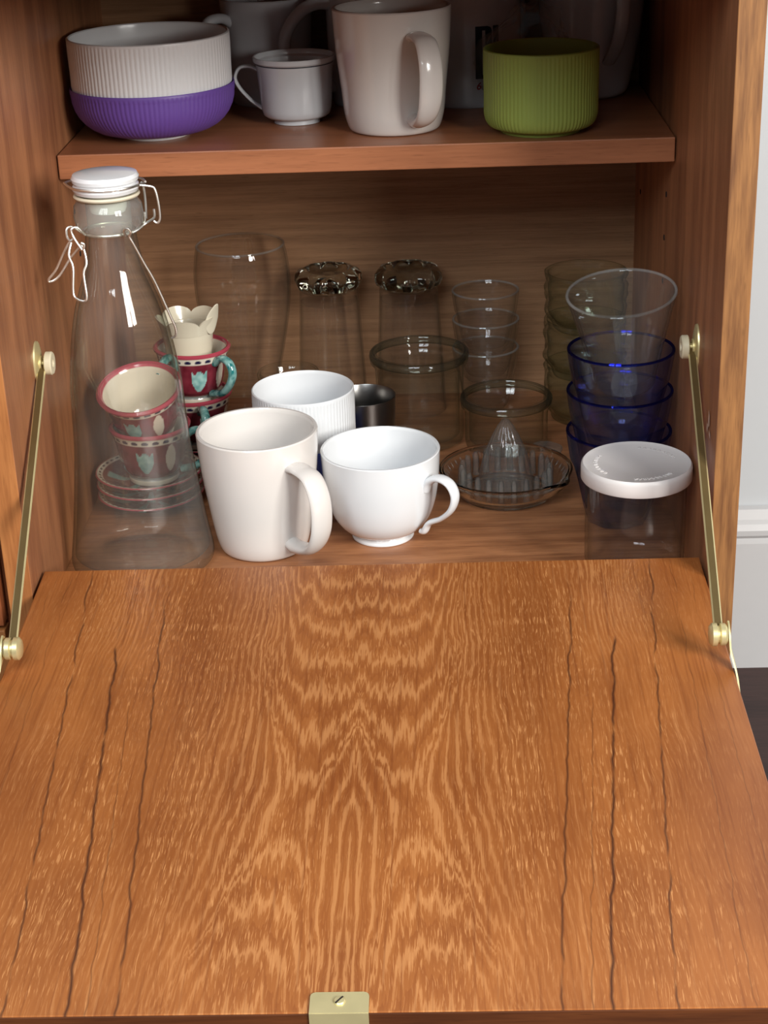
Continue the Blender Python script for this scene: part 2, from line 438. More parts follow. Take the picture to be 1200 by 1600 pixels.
# --- folding stays
def stay(sx):
    P1 = Vector((sx * .2460, .100, .180)); P2 = Vector((sx * .2385, -.110, .0485))
    d = (P2 - P1); L = d.length; d.normalize()
    a = math.atan2(d.z, d.y)
    # channel arm: web on the wall side, two flanges, a groove between
    bm = bmesh.new()
    def bx(lo, hi):
        q = bmesh.ops.create_cube(bm, size=1)
        for v in q['verts']: v.co = Vector([lo[i] + (v.co[i] + .5) * (hi[i] - lo[i]) for i in range(3)])
    bx((-.0022, -.003, -.0014), (.0022, L, -.0002))
    for f in bm.faces: f.material_index = 1
    for sx_ in (-1, 1):
        tube([(sx_ * .0019, -.004, 0), (sx_ * .0019, L * .5, 0), (sx_ * .0019, L + .002, 0)], .00135, 10, bm)
    arm = cpart('stay_arm', bm, [M['brass'], M['brass_dark']])
    # local y along the arm, local z up
    yv = d; zv = Vector((1, 0, 0)).cross(yv).normalized(); xv = yv.cross(zv)
    arm.matrix_local = Matrix.Translation(P1 + Vector((0, -.25, -FZ))) @ Matrix((xv, yv, zv)).transposed().to_4x4()
    loc = lambda v: tuple(v + Vector((0, -.25, -FZ)))
    bm = lathe([(0, 0), (.0125, 0), (.0122, .0012), (.0085, .0024), (.006, .0028), (.006, .0040), (.0028, .0040), (.0028, .0090), (0, .0090)], 32)
    for v in bm.verts:
        if v.co.z < .0026: v.co.x *= 1.0; v.co.y *= 1.42
    pl = cpart('stay_wall_plate', bm, M['brass'], True)
    pl.rotation_euler = (0, -sx * PI / 2, 0); pl.location = loc(Vector((sx * (H - .0001), P1.y, P1.z)))
    for v in pl.data.vertices: v.co = Vector((v.co.y, v.co.x, v.co.z))
    pl.data.flip_normals()
    bm = lathe([(.0015, 0), (.0078, 0), (.0090, .0008), (.0090, .0048), (.0080, .0058), (.0034, .0058), (.0030, .0046), (0, .0046), (0, 0)], 32)
    cp_ = cpart('pivot_cap', bm, M['cap'], True); cp_['label'] = 'ivory pivot cap'
    cp_.rotation_euler = (0, -sx * PI / 2, 0); cp_.location = loc(Vector((sx * .2436, P1.y, P1.z)))
    bm = lathe([(0, -.0055), (.0062, -.0055), (.0076, -.0040), (.0076, -.001), (.006, -.0004), (.006, .0008), (.0079, .0014), (.0079, .0046), (.006, .0062), (0, .0068)], 32)
    kn = cpart('stay_knuckle', bm, M['brass'], True)
    kn.rotation_euler = (0, -sx * PI / 2, 0); kn.location = loc(P2)
    # bracket: a strip bent down over the flap's edge
    bm = bmesh.new(); n = 10; secs = []
    for i in range(n + 1):
        u = i / n; z = .0565 - u * .043; y = -.108 - u * .030 + .006 * math.sin(u * PI); x = .2445 + .0045 * (1 / (1 + math.exp(-(u - .5) * 12)))
        wd_ = .0068 * (1 - .25 * u) * math.sqrt(max(.05, 1 - max(0, .16 - u) ** 2 / .026))
        secs.append([bm.verts.new((sx * (x + dx), y + dy, z + dy * .3)) for dx, dy in ((0, -wd_), (.0012, -wd_), (.0012, wd_), (0, wd_))])
    for s0, s1 in zip(secs, secs[1:]):
        for k in range(4): bm.faces.new((s0[k], s0[(k + 1) % 4], s1[(k + 1) % 4], s1[k]))
    bm.faces.new(secs[0]); bm.faces.new(secs[-1][::-1])
    cpart('stay_bracket', bm, M['brass'], True)
stay(-1); stay(1)

# neighbouring unit on the left
nb = thing('side_cabinet', 'teak cabinet standing against the left side of the open cabinet', 'cabinet', (-.50, .25, FZ))
def npart(name, bm, mat):
    o = link(name, bm, mat, nb, False); o.location = (.50, -.25, -FZ); return o
npart('carcass', box((-.745, .012, FZ), (-.2710, D, TOP), .001), M['neigh'])
npart('upper_door', box((-.743, -.004, .0095), (-.2735, .011, TOP - .004), .001), M['neigh'])
npart('lower_door', box((-.743, -.004, FZ + .05), (-.2735, .011, .0060), .001), M['side_left'])

# ================================================================ UPPER SHELF
# stacked ribbed bowls
def ribbed_bowl(name, label, grp, loc, mat, R, Hh, rf, flat, n, footmat=None, t=.0022, cat='bowl', fr=.42):
    """foot radius rf; wall upright above height 'flat'"""
    o = thing(name, label, cat, loc, 0, grp)
    prof = [(rf, .0022), (rf + (R - rf) * fr, .0042)]
    for k in range(1, 9):
        a = k / 8 * PI / 2
        prof.append((rf + (R - rf) * (fr + (.99 - fr) * math.sin(a)), .0042 + (flat - .0042) * (1 - math.cos(a))))
    zt = Hh - .0035; prof += [(R * .995, flat + (zt - flat) * .3), (R, flat + (zt - flat) * .7), (R, zt)]
    pr = [(0, .0022)] + [(r, z, 1) for r, z in prof] + [(R * 1.0, Hh - .0025, 0), (R - .0002, Hh - .0007, 0), (R - t * .5, Hh, 0), (R - t * .85, Hh - .0008, 0)]
    pr += [(r - t, z, 0) for r, z in reversed(prof) if z > .006] + [(rf, .0052), (0, .005)]
    link('body', lathe(pr, n * 6, ribs(n, .00042)), mat, o)
    ft = link('foot_ring', lathe([(rf - .004, .0), (rf - .001, 0), (rf, .0025), (rf - .005, .0026)], 64), footmat or mat, o)
    if footmat: ft['label'] = 'unglazed white foot ring'
    return o
ribbed_bowl('ribbed_bowl', 'wide ribbed purple bowl at the left end of the upper shelf', 'stacked ribbed bowls on the upper shelf', (-.178, .3142, SZ + .0002), M['purple'], .0687, .0430, .0285, .037, 108, M['rib_white'], t=.0012, fr=.20)
ribbed_bowl('ribbed_bowl', 'wide ribbed white bowl nested in the purple bowl', 'stacked ribbed bowls on the upper shelf', (-.178, .3142, SZ + .0115), M['rib_white'], .0672, .0720, .0300, .034, 108, t=.0030)
ribbed_bowl('ribbed_bowl', 'small ribbed lime green bowl at the right front of the upper shelf', None, (.1443, .2870, SZ + .0002), M['green'], .0470, .0670, .0340, .017, 84, t=.0024)

# small cup with collar rim
o = thing('small_cup', 'small white porcelain cup beside the purple and white bowls', 'cup', (-.0612, .3524, SZ + .0002))
out = [(.0185, 0), (.0200, .0002), (.0196, .0036), (.0205, .0042), (.0260, .0052), (.0288, .0075), (.0300, .012), (.0312, .026), (.0324, .044), (.0332, .0505), (.0352, .0522), (.0355, .0562)]
link('body', lathe(vessel(out, .0022, .006), 72), M['grey_white'], o)
link('rim_line', lathe([(.03335, .0500), (.0337, .0504), (.0337, .0509), (.0334, .0512)], 72), M['ink'], o)
handle([(.0300, .043), (.0385, .047), (.0480, .046), (.0525, .038), (.0490, .029), (.0400, .019), (.0300, .0115)], [(.0016, .0030)] * 7, PI * .965, M['grey_white'], o)

# large warm white mug, upper shelf (and its twin below)
def tall_mug(name, label, grp, loc, ang, R, Hh, rb, mat, ext=.033):
    o = thing(name, label, 'mug', loc, 0, grp)
    out = [(rb - .003, 0), (rb, .0012), (rb + .0022, .006), (rb + .0045, .016), (rb + (R - rb) * .55, Hh * .36), (rb + (R - rb) * .80, Hh * .62), (R * .985, Hh * .84), (R, Hh)]
    link('body', lathe(vessel(out, .0036, .006, sm=3), 96), mat, o)
    r1 = R * .965
    handle([(r1 - .003, Hh * .80), (r1 + .008, Hh * .815), (r1 + ext * .72, Hh * .775), (r1 + ext * .98, Hh * .60), (r1 + ext * .93, Hh * .36), (r1 + ext * .60, Hh * .195), (r1 + .001, Hh * .135), (r1 - .012, Hh * .15)],
           [(.0045, .0085), (.0040, .0090), (.0036, .0096), (.0036, .0100), (.0038, .0100), (.0042, .0088), (.0055, .0072), (.0050, .0066)], ang, mat, o, sm=7, seg=20)
    return o
tall_mug('mug', 'large warm white mug in the middle front of the upper shelf', 'pair of warm white mugs', (.0236, .3115, SZ + .0002), math.radians(-66), .0490, .0995, .0375, M['cream_mug'], .030)
o = thing('mug', 'pale grey white mug standing at the back behind the small cup', 'mug', (-.092, .4545, SZ + .0002))
link('body', lathe(vessel([(.033, 0), (.0352, .002), (.0375, .02), (.0395, .05), (.0412, .075), (.0420, .0925)], .0032, .005, sm=3), 72), M['grey_white'], o)
handle([(.037, .072), (.047, .078), (.062, .076), (.068, .060), (.064, .040), (.050, .024), (.0370, .020)], [(.0045, .0055)] * 7, math.radians(-142), M['grey_white'], o)
o = thing('mug', 'shaded mug with a thick arched handle behind the large warm white mug', 'mug', (-.001, .434, SZ + .0002))
link('body', lathe(vessel([(.030, 0), (.0325, .002), (.0345, .02), (.0360, .05), (.0364, .104)], .0032, .005, sm=3), 72), M['grey_white'], o)
handle([(.033, .088), (.046, .0895), (.060, .085), (.073, .072), (.0785, .056), (.075, .030), (.056, .018), (.032, .017)], [(.0055, .0055)] * 8, math.radians(-157), M['grey_white'], o)

# printed mug
o = thing('printed_mug', 'tall white mug with dark block letters behind the green bowl', 'mug', (.0895, .4300, SZ + .0002))
RM = .0458
link('body', lathe(vessel([(.044, 0), (RM - .0005, .0015), (RM, .006), (RM, .110)], .0034, .005), 96), M['grey_white'], o)
handle([(.044, .090), (.058, .094), (.070, .085), (.072, .060), (.068, .035), (.056, .022), (.044, .024)], [(.0042, .0055)] * 7, math.radians(48), M['grey_white'], o)
def wrap_text(body, size, xs, a0, z0, mat, name, par, shear=0, off=.0002, R=RM):
    cu = bpy.data.curves.new(name, 'FONT'); cu.body = body; cu.size = size; cu.resolution_u = 3; cu.offset = off; cu.shear = shear
    tmp = bpy.data.objects.new(name, cu); C.objects.link(tmp)
    me = bpy.data.meshes.new_from_object(tmp.evaluated_get(bpy.context.evaluated_depsgraph_get())); bpy.data.objects.remove(tmp)
    bm = bmesh.new(); bm.from_mesh(me)
    bmesh.ops.subdivide_edges(bm, edges=[e for e in bm.edges if abs(e.verts[0].co.x - e.verts[1].co.x) > .002], cuts=3)
    bmesh.ops.triangulate(bm, faces=bm.faces[:])
    for v in bm.verts:
        th = a0 + v.co.x * xs / R; v.co = Vector((math.cos(th) * (R + .0003), math.sin(th) * (R + .0003), z0 + v.co.y))
    return link(name, bm, mat, par, False)
def quads(body_polys, a0, z0, mat, name, par, R=RM):
    """flat print: list of polygons (s, z) wrapped round the wall"""
    bm = bmesh.new()
    for poly in body_polys:
        bm.faces.new([bm.verts.new((math.cos(a0 + s / R) * (R + .0003), math.sin(a0 + s / R) * (R + .0003), z0 + z)) for s, z in poly])
    return link(name, bm, mat, par, False)
hL = .0445
def strip(pts, w):
    return pts
D_ = [[(0, 0), (.0060, 0), (.0060, hL), (0, hL)], [(.0060, hL - .0035), (.0110, hL - .0035), (.0110, hL), (.0060, hL)], [(.0060, 0), (.0110, 0), (.0110, .0035), (.0060, .0035)],
      [(.0088, .0035), (.0110, .0035), (.0110, hL - .0035), (.0088, hL - .0035)],
      [(.0110, 0), (.0138, .0012), (.0150, .004), (.0150, hL - .004), (.0138, hL - .0012), (.0110, hL)]]
quads(D_, math.radians(-84.5), .0255, M['ink'], 'letter', o)
quads([[(.0160, 0), (.0215, 0), (.0215, hL), (.0160, hL)]], math.radians(-84.5), .0255, M['ink'], 'letter', o)
wrap_text('6', .0088, 1.0, math.radians(-84.2), .0165, M['ink_red'], 'numeral', o, shear=.2)

# jug at the right
o = thing('jug', 'shaded white jug with a strap handle at the right back of the upper shelf', 'jug', (.1985, .4370, SZ + .0002))
link('body', lathe(vessel([(.026, 0), (.0300, .0015), (.0340, .007), (.0385, .025), (.0430, .050), (.0462, .078), (.0468, .100), (.0450, .125), (.0440, .140)], .0034, .005, sm=3), 80), M['grey_white'], o)
handle([(.0455, .112), (.058, .116), (.066, .102), (.068, .082), (.062, .060), (.050, .043), (.0395, .034)], [(.0035, .0062)] * 7, math.radians(-72), M['grey_white'], o, sm=6)
# crumpled film bag
bm = bmesh.new(); bmesh.ops.create_icosphere(bm, subdivisions=5, radius=1)
from mathutils import noise as mn
for v in bm.verts:
    p = v.co.copy(); k = 1 + .42 * (mn.noise(p * 1.6) ) + .22 * abs(mn.noise(Vector((p.x * 7, p.y * 7, p.z * 2.5)))) - .1
    top = max(0, p.z); k2 = 1 - .35 * top
    v.co = Vector((p.x * .045 * k * k2, p.y * .0125 * k, (p.z * .5 + .5) * .092 * (1 + .1 * mn.noise(p * 3))))
    v.co.z = max(v.co.z, 0)
o = link('plastic_bag', bm, M['bag'], origin=(.142, .3590, SZ + .0004)); o['label'] = 'crumpled clear plastic bag behind the green bowl'; o['category'] = 'bag'

# ================================================================ LOWER COMPARTMENT
E0 = .0002
# swing-top bottle
BX, BY = -.1885, .1249
bo = thing('swing_top_bottle', 'large clear glass swing-top bottle at the left front', 'bottle', (BX, BY, .0014))
bp = [(.0480, 0), (.0560, .0012), (.0578, .005), (.0572, .012), (.0535, .036), (.0490, .072), (.0457, .1027), (.0442, .135), (.0426, .160), (.0388, .188), (.0340, .211), (.0288, .2274), (.0243, .2404), (.0212, .2545), (.0196, .266), (.0192, .2715)]
outer = spline(bp, 4)
pr = [(0, .004), (.030, .0035), (.044, .001)] + outer + [(.0200, .2735), (.0165, .2735)] + [(max(r - .0026, .0165), z) for r, z in reversed(outer) if z > .009] + [(.046, .0075), (.030, .010), (0, .012)]
link('body', lathe(pr, 96), M['bottle'], bo)
link('lip', lathe([(.0166, .2735), (.0215, .2735), (.0248, .2775), (.0262, .2860), (.0252, .2940), (.0215, .2985), (.0166, .2985)], 72), M['bottle_lip'], bo)
link('stopper', lathe([(0, .2880), (.0130, .2885), (.0142, .2915), (.0146, .2960), (.0160, .2995), (.0205, .3025), (.0238, .3040), (.0250, .3065), (.0244, .3088), (.0228, .3095), (.0228, .3106), (.0246, .3120), (.0252, .3145), (.0238, .3170), (.0170, .3184), (0, .3190)], 72), M['white'], bo)['label'] = 'white ceramic stopper'
link('gasket', lathe([(.0150, .2988), (.0240, .3000), (.0248, .3012), (.0240, .3026), (.0205, .3022), (.0158, .2998)], 72), M['rubber'], bo)
tz = .0
W = lambda name, pts, sm=5, r=.00095: link(name, tube(pts, r, 8, sm=sm), M['wire'], bo)
W('neck_wire', [(.0205 * math.cos(a), .0205 * math.sin(a), .2745) for a in [2 * PI * k / 24 for k in range(25)]], 1, .0010)
W('lid_wire', [(-.0300, -.0040, 0.3112), (-.0235, -.0150, 0.3103), (-.0155, -.0225, 0.3100), (-.004, -.0262, 0.3098), (.0085, -.0255, 0.3096), (.0200, -.0185, 0.3095), (.0262, -.0060, 0.3090), (.0290, .0000, 0.3087)])
W('lid_wire', [(-.0300, -.0040, 0.3112), (-.0262, .0100, 0.3101), (-.010, .0262, 0.3098), (.010, .0258, 0.3095), (.0240, .0140, 0.3092), (.0290, .0040, 0.3087)])
W('bail', [(.0262, -.0060, 0.3087), (.0345, -.0065, 0.3076), (.0375, -.0067, 0.3054), (.0392, -.0069, .2960), (.0395, -.0069, .2840), (.0372, -.0069, .2802), (.0345, -.0060, .2815)], 4)
W('bail', [(.0262, .0030, 0.3087), (.0272, .0050, 0.3047), (.0276, .0050, .2930), (.0272, .0040, .2810)], 4)
W('hook_wire', [(.0190, -.0140, .2752), (.0230, -.0100, .2765), (.0275, -.0040, .2792), (.0335, -.0040, .2826), (.0350, -.0040, .2850), (.0350, -.0040, .2900)], 4)
W('hook_wire', [(.0250, .0030, .2775), (.0262, .0040, .2800), (.0264, .0040, .2860)], 4)
W('side_wire', [(.0150, -.0205, .2745), (.0145, -.0235, .2790), (.0175, -.0245, .2812), (.0195, -.0235, .2780), (.0180, -.0225, .2745), (.0202, -.0215, .2690), (.0262, -.0180, .2530), (.0327, -.0150, .2370), (.0409, -.0110, .2099), (.0440, -.0090, .1990), (.0432, -.0080, .1925), (.0400, -.0075, .1905)])
W('lever', [(-.0260, -.0129, .2715), (-.0300, -.0129, .2677), (-.0348, -.0129, .2600), (-.0414, -.0129, .2483), (-.0481, -.0129, .2406), (-.0459, -.0120, .2390), (-.0396, -.0105, .2433), (-.0304, -.0100, .2559), (-.0233, -.0105, .2636), (-.0210, -.0120, .2670)])
W('lever', [(-.0270, -.0160, .2695), (-.0290, -.0200, .2609), (-.0262, -.0230, .2520), (-.0275, -.0260, .2337), (-.0246, -.0270, .2290), (-.0197, -.0270, .2275), (-.0175, -.0270, .2310), (-.0185, -.0245, .2474), (-.0160, -.0225, .2547), (-.0170, -.0205, .2640), (-.0195, -.0195, .2695)])
W('wire_loop', [(-.0195, -.0090, .2745), (-.0265, -.0110, .2800), (-.0300, -.0129, .2785), (-.0300, -.0140, .2730), (-.0275, -.0150, .2700)])
W('wire_loop', [(-.0160, -.0150, .2745), (-.0210, -.0180, .2812), (-.0252, -.0195, .2800), (-.0240, -.0195, .2745), (-.0205, -.0200, .2680), (-.0180, -.0205, .2650), (-.0165, -.0210, .2690), (-.0185, -.0215, .2705)])

# mug pair, cup
tall_mug('mug', 'warm white mug at the front between the bottle and the teacup', 'pair of warm white mugs', (-.0918, .1490, E0), math.radians(-49), .0492, .1035, .0350, M['cream_mug'], .034)
o = thing('teacup', 'white round-bellied teacup with a curled handle at the front centre', 'cup', (.0063, .1640, E0))
out = [(.0225, 0), (.0255, .0), (.0258, .0022), (.0240, .0048), (.0262, .0064), (.0330, .0105), (.0400, .0200), (.0445, .0330), (.0470, .0480), (.0482, .0620), (.0490, .0782)]
link('body', lathe(vessel(out, .0026, .008, sm=4), 96), M['white'], o)
handle([(.0455, .0520), (.0500, .0600), (.0595, .0650), (.0700, .0625), (.0752, .0530), (.0715, .0405), (.0610, .0300), (.0490, .0230), (.0440, .0150), (.0400, .0135)],
       [(.0042, .0052), (.0034, .0056), (.0028, .0058), (.0026, .0056), (.0026, .0052), (.0024, .0048), (.0022, .0044), (.0024, .0042), (.0028, .0040), (.0022, .0030)], math.radians(-37), M['white'], o, sm=6, seg=18)

# ribbed cups stacked (white in blue)
ribbed_bowl('ribbed_cup', 'small ribbed blue cup under the ribbed white cup', 'stacked ribbed cups behind the mug and teacup', (-.0617, .255, E0), M['blue_rib'], .0458, .0545, .0320, .017, 84, t=.0011, cat='cup')
ribbed_bowl('ribbed_cup', 'small ribbed white cup stacked in the blue cup', 'stacked ribbed cups behind the mug and teacup', (-.0617, .255, .0370), M['rib_white'], .0444, .0625, .0320, .0185, 84, cat='cup')
o = link('steel_cup', lathe(vessel([(.0235, 0), (.0250, .001), (.0262, .010), (.0282, .050), (.0291, .0675)], .0009, .002), 64), M['steel'], origin=(-.0125, .318, E0))
o['label'] = 'brushed steel cup behind the ribbed white cup'; o['category'] = 'cup'

# small jar behind ribbed cup
o = thing('glass_jar', 'small clear glass jar peeping up behind the ribbed white cup', 'jar', (-.0830, .358, E0))
link('body', lathe(vessel([(.023, 0), (.0255, .002), (.0262, .010), (.0262, .060), (.0268, .0700), (.0285, .0725), (.0292, .0755), (.0282, .0785)], .0026, .005), 64), M['weck_glass'], o)

# preserving jars
def weck(label, loc, R, Hh, rb, top):
    o = thing('preserving_jar', label, 'jar', loc)
    out = [(rb - .004, 0), (rb, .003), (rb + .0006, .008), (top, Hh - .020), (top + .0006, Hh - .0145), (R - .0022, Hh - .0120)]
    pr = vessel(out + [(R - .0005, Hh - .0100), (R, Hh - .0065), (R - .0010, Hh - .0025), (R - .0028, Hh - .0008)], .0040, .005)
    link('body', lathe(pr, 80), M['weck_glass'], o)
    link('rim', lathe([(R - .0020 + .0024 * math.cos(a), Hh - .0045 + .0040 * math.sin(a)) for a in [2 * PI * k / 10 for k in range(10)]], 80), M['rim_glass'], o)
    return o
weck('large round glass preserving jar with a thick rim in the centre back', (.0381, .376, E0), .0462, .0895, .0400, .0412)
weck('low wide glass preserving jar behind the lemon squeezer', (.1180, .357, E0), .0425, .0510, .0380, .0385)

def bead(R, z, r, mat, par, n=72, rot=None):
    return link('rim', lathe([(R + r * math.cos(a), z + r * math.sin(a)) for a in [2 * PI * k / 8 for k in range(8)]], n), mat, par)
M['bead'] = thin_glass('fire_polished_rim', (.92, .94, .94), (.6, .62, .62), dust=.30)
# tall glass
o = thing('tall_glass', 'tall clear tulip-shaped glass at the back left', 'glass', (-.130, .447, E0))
link('body', lathe(vessel([(.028, 0), (.0300, .002), (.0275, .012), (.0290, .035), (.0374, .0748), (.0440, .110), (.0462, .140), (.0445, .162), (.0420, .1745)], .0016, .010, sm=4), 80), M['clear'], o)
bead(.0414, .1748, .0011, M['bead'], o)

# upside-down glasses with scalloped feet
def scalloped(label, loc, rz):
    o = thing('footed_glass', label, 'glass', loc, rz, 'upside-down glasses by the back panel')
    # standing on its rim; closed end at the top
    Hh = .1250
    out = [(.0345, 0), (.0340, .004), (.0322, .050), (.0300, .095), (.0288, .114), (.0282, Hh)]
    pr = [(0, Hh)] + [(r, z) for r, z in reversed(out)] + [(.0334, 0)] + [(r - .0013, z) for r, z in out[1:-1]] + [(.0268, Hh - .012), (0, Hh - .010)]
    link('body', lathe(pr, 72), M['clear'], o)
    def lobes(th, r, z, fl):
        return (r * (1 + (.13 * (abs(math.cos(4.5 * th)) - .62)) * fl), z)
    link('foot', lathe([(0, Hh + .0005), (.020, Hh + .0005), (.0260, Hh + .0008, .4), (.0300, Hh + .0035, 1), (.0318, Hh + .0085, 1), (.0312, Hh + .0140, 1), (.0280, Hh + .0185, 1), (.0235, Hh + .0200, .6), (.0190, Hh + .0165), (.012, Hh + .0140), (0, Hh + .0135)], 108, lobes), M['foot_glass'], o)
    return o
scalloped('upside-down glass with a scalloped foot next to the tall tulip glass', (-.0485, .462, E0), .2)
scalloped('upside-down glass with a scalloped foot behind the large preserving jar', (.0290, .462, E0), .5)

# faceted tumblers
def facet(n, zt, amt):
    def f(th, r, z, fl):
        if fl and z < zt:
            a = (th * n / (2 * PI)) % 1 - .5
            k = math.cos(PI / n) / math.cos(2 * PI * a / n); w = min(1, (zt - z) / (.18 * zt))
            return r * (1 - w * (1 - k) * amt), z
        return r, z
    return f
def tumbler(name, R, Hh, rb, mat, n=9, t=.0024):
    me = lathe(vessel([(rb - .003, 0), (rb, .0015), (rb + (R - rb) * .28, Hh * .22), (rb + (R - rb) * .52, Hh * .45), (rb + (R - rb) * .70, Hh * .62), (rb + (R - rb) * .80, Hh * .70), (rb + (R - rb) * .90, Hh * .84), (R, Hh)], t, .006), n * 10, facet(n, Hh * .70, 1.0))
    return link(name, me, mat)
def stack(first, labels, grp, loc, off, cat='tumbler', jit=.0006):
    for i, lb in enumerate(labels):
        o = first if i == 0 else copy_tree(first)
        o.location = (loc[0] + random.uniform(-jit, jit), loc[1] + random.uniform(-jit, jit), loc[2] + i * off)
        o.rotation_euler = (0, 0, i * .31); o['label'] = lb; o['category'] = cat; o['group'] = grp
ct = tumbler('tumbler', .0328, .0610, .0215, M['clear'], 9, .0020)
bead(.0317, .0612, .0011, M['bead'], ct)
stack(ct,
      ['clear faceted tumbler at the bottom of the back stack', 'clear faceted tumbler in the middle of the back stack', 'clear faceted tumbler on top of the back stack'],
      'clear faceted tumblers by the back panel', (.1030, .4640, E0), .0288)
bt = tumbler('tumbler', .0434, .0800, .0262, M['blue_glass'], 9, .0022)
bead(.0422, .0802, .0012, M['blue_rim'], bt)
stack(bt,
      ['cobalt blue faceted tumbler at the bottom of the right stack', 'cobalt blue faceted tumbler in the middle of the right stack', 'cobalt blue faceted tumbler holding the leaning clear one'],
      'cobalt blue tumblers stacked at the right', (.2035, .1860, E0), .0352)
# clear leaning tumbler
o = link('plain_tumbler', lathe(vessel([(.0215, 0), (.0240, .002), (.0262, .012), (.0330, .040), (.0400, .068), (.0438, .0820)], .0021, .009, sm=3), 80), M['clear2'], origin=(.2075, .1890, .1190))
bead(.0428, .0822, .0012, M['bead'], o)
o.rotation_euler = (math.radians(8.5), math.radians(-4.5), 0)
o['label'] = 'plain clear tumbler leaning on top of the blue tumblers'; o['category'] = 'tumbler'
# greenish relief glasses
def relief(th, r, z, fl):
    if fl:
        k = math.sin(6 * th + z * 190) * math.sin(z * 420) ; return r + .0011 * k, z
    return r, z
gr = link('relief_glass', lathe(vessel([(.0275, 0), (.0305, .002), (.0330, .009), (.0372, .014), (.0392, .020), (.0378, .026), (.0385, .034), (.0390, .042), (.0375, .047), (.0390, .0525), (.0388, .0560)], .0030, .005, sm=3), 90, relief), M['green_glass'])
stack(gr, ['greenish relief glass at the bottom of the rear right stack', 'greenish relief glass in the middle of the rear right stack', 'greenish relief glass on top of the rear right stack'],
      'greenish relief glasses behind the blue tumblers', (.1965, .4240, E0), .0455, 'glass')

# lidded jar
o = thing('lidded_jar', 'clear glass jar with a white plastic lid at the right front', 'jar', (.2060, .0890, E0))
link('body', lathe(vessel([(.030, 0), (.0345, .0015), (.0378, .006), (.0388, .012), (.0390, .050), (.0390, .0795)], .0022, .005, sm=0), 80), M['clear'], o)
lid = link('lid', lathe([(0, .0905), (.0385, .0905), (.0398, .0915), (.0412, .0920), (.0424, .0905), (.0427, .0880), (.0427, .0800), (.0420, .0790), (.0395, .0790), (.0395, .0880), (0, .0885)], 96), M['plastic_lid'], o)
lid['label'] = 'white plastic lid with faint raised lettering'
bm = bmesh.new()
for a0, a1, n in ((150, 215, 9), (262, 318, 10), (20, 80, 9)):       # worn, unreadable raised marks round the edge
    for k in range(n):
        a = math.radians(a0 + (a1 - a0) * k / (n - 1)); R_ = .0315
        for dx, rot, ln in ((-.0009, .25, .0032), (.0006, -.35 + .5 * ((k * 7) % 3 - 1), .0028)):
            q = bmesh.ops.create_cube(bm, size=1)
            mt = Matrix.Rotation(a, 4, 'Z') @ Matrix.Translation((R_, dx, .0906)) @ Matrix.Rotation(rot, 4, 'Z') @ Matrix.Diagonal((ln, .0005, .0005, 1))
            for v in q['verts']: v.co = mt @ v.co
link('raised_marks', bm, M['plastic_lid'], lid, False)['kind'] = 'stuff'

# lemon squeezer
JX, JY = .1123, .2450
j = thing('lemon_squeezer', 'pressed glass lemon squeezer between the teacup and blue tumblers', 'squeezer', (JX, JY, E0))
def spout(th, r, z, fl):
    if not fl: return r, z
    d = (th - math.radians(-38) + PI) % (2 * PI) - PI; k = math.exp(-(d / .17) ** 2)
    return r + fl * .0065 * k, z + fl * .0005 * k
pr = [(0, .0012), (.030, .0012), (.0372, 0), (.0392, .0), (.0405, .0025), (.0455, .0055, .1), (.0508, .0110, .4), (.0545, .0175, .8), (.0558, .0212, 1), (.0578, .0225, 1), (.0582, .0242, 1), (.0568, .0250, 1), (.0542, .0240, 1), (.0525, .0205, .8), (.0485, .0135, .4), (.0435, .0080, .1), (.0380, .0050), (.0300, .0045), (0, .0045)]
link('dish', lathe(pr, 120, spout), M['solid_glass'], j)
def flute(th, r, z, fl): return (r * (1 - .06 * (1 - abs(math.cos(8 * th))) * fl), z)
pr = [(0, .0048), (.0245, .0048), (.0250, .0075, 1), (.0243, .0140, 1), (.0226, .0230, 1), (.0200, .0330, 1), (.0165, .0430, 1), (.0122, .0530, 1), (.0075, .0620, 1), (.0030, .0685, .6), (0, .0700),
      ]
pi_ = [(0, .0655), (.0040, .0620), (.0092, .0520), (.0135, .0420), (.0172, .0310), (.0198, .0200), (.0212, .0075), (0, .0070)]
bm = lathe(pr, 128, flute); 
link('reamer', bm, M['pressed'], j)
tm = None; NTT = 22
for k in range(NTT):
    a = 2 * PI * k / NTT
    if tm is None:
        bm = lathe([(0, 0), (.0027, 0), (.0026, .0120), (.0024, .0185), (.0014, .0215), (0, .0222)], 14)
        for v in bm.verts: v.co.x *= 1.15
        tm = link('tooth', bm, M['tooth'], j); o = tm
    else: o = tm.copy(); C.objects.link(o); o.parent = j
    o.location = (.0385 * math.cos(a), .0385 * math.sin(a), .0058); o.rotation_euler = (0, 0, a)
rb_ = None
for k in range(44):
    a = 2 * PI * k / 44
    if rb_ is None: rb_ = link('rib', box((-.0026, -.0004, -.0004), (.0026, .0004, .0006), .0003, 1), M['pressed'], j); o = rb_
    else: o = rb_.copy(); C.objects.link(o); o.parent = j
    o.location = (.0508 * math.cos(a), .0508 * math.sin(a), .0182); o.rotation_euler = (0, -.95, a)
bm = bmesh.new(); a = math.radians(47)
pts = [(.0560, -.016), (.0640, -.0125), (.0690, -.0065), (.0690, .0065), (.0640, .0125), (.0560, .016)]
f = bm.faces.new([bm.verts.new((x, y, .0225)) for x, y in pts]); r = bmesh.ops.extrude_face_region(bm, geom=[f])
for v in [g for g in r['geom'] if isinstance(g, bmesh.types.BMVert)]: v.co.z += .0035
bmesh.ops.bevel(bm, geom=bm.edges[:], offset=.001, segments=2, affect='EDGES')
o = link('grip_tab', bm, M['pressed'], j); o.rotation_euler = (0, 0, a)

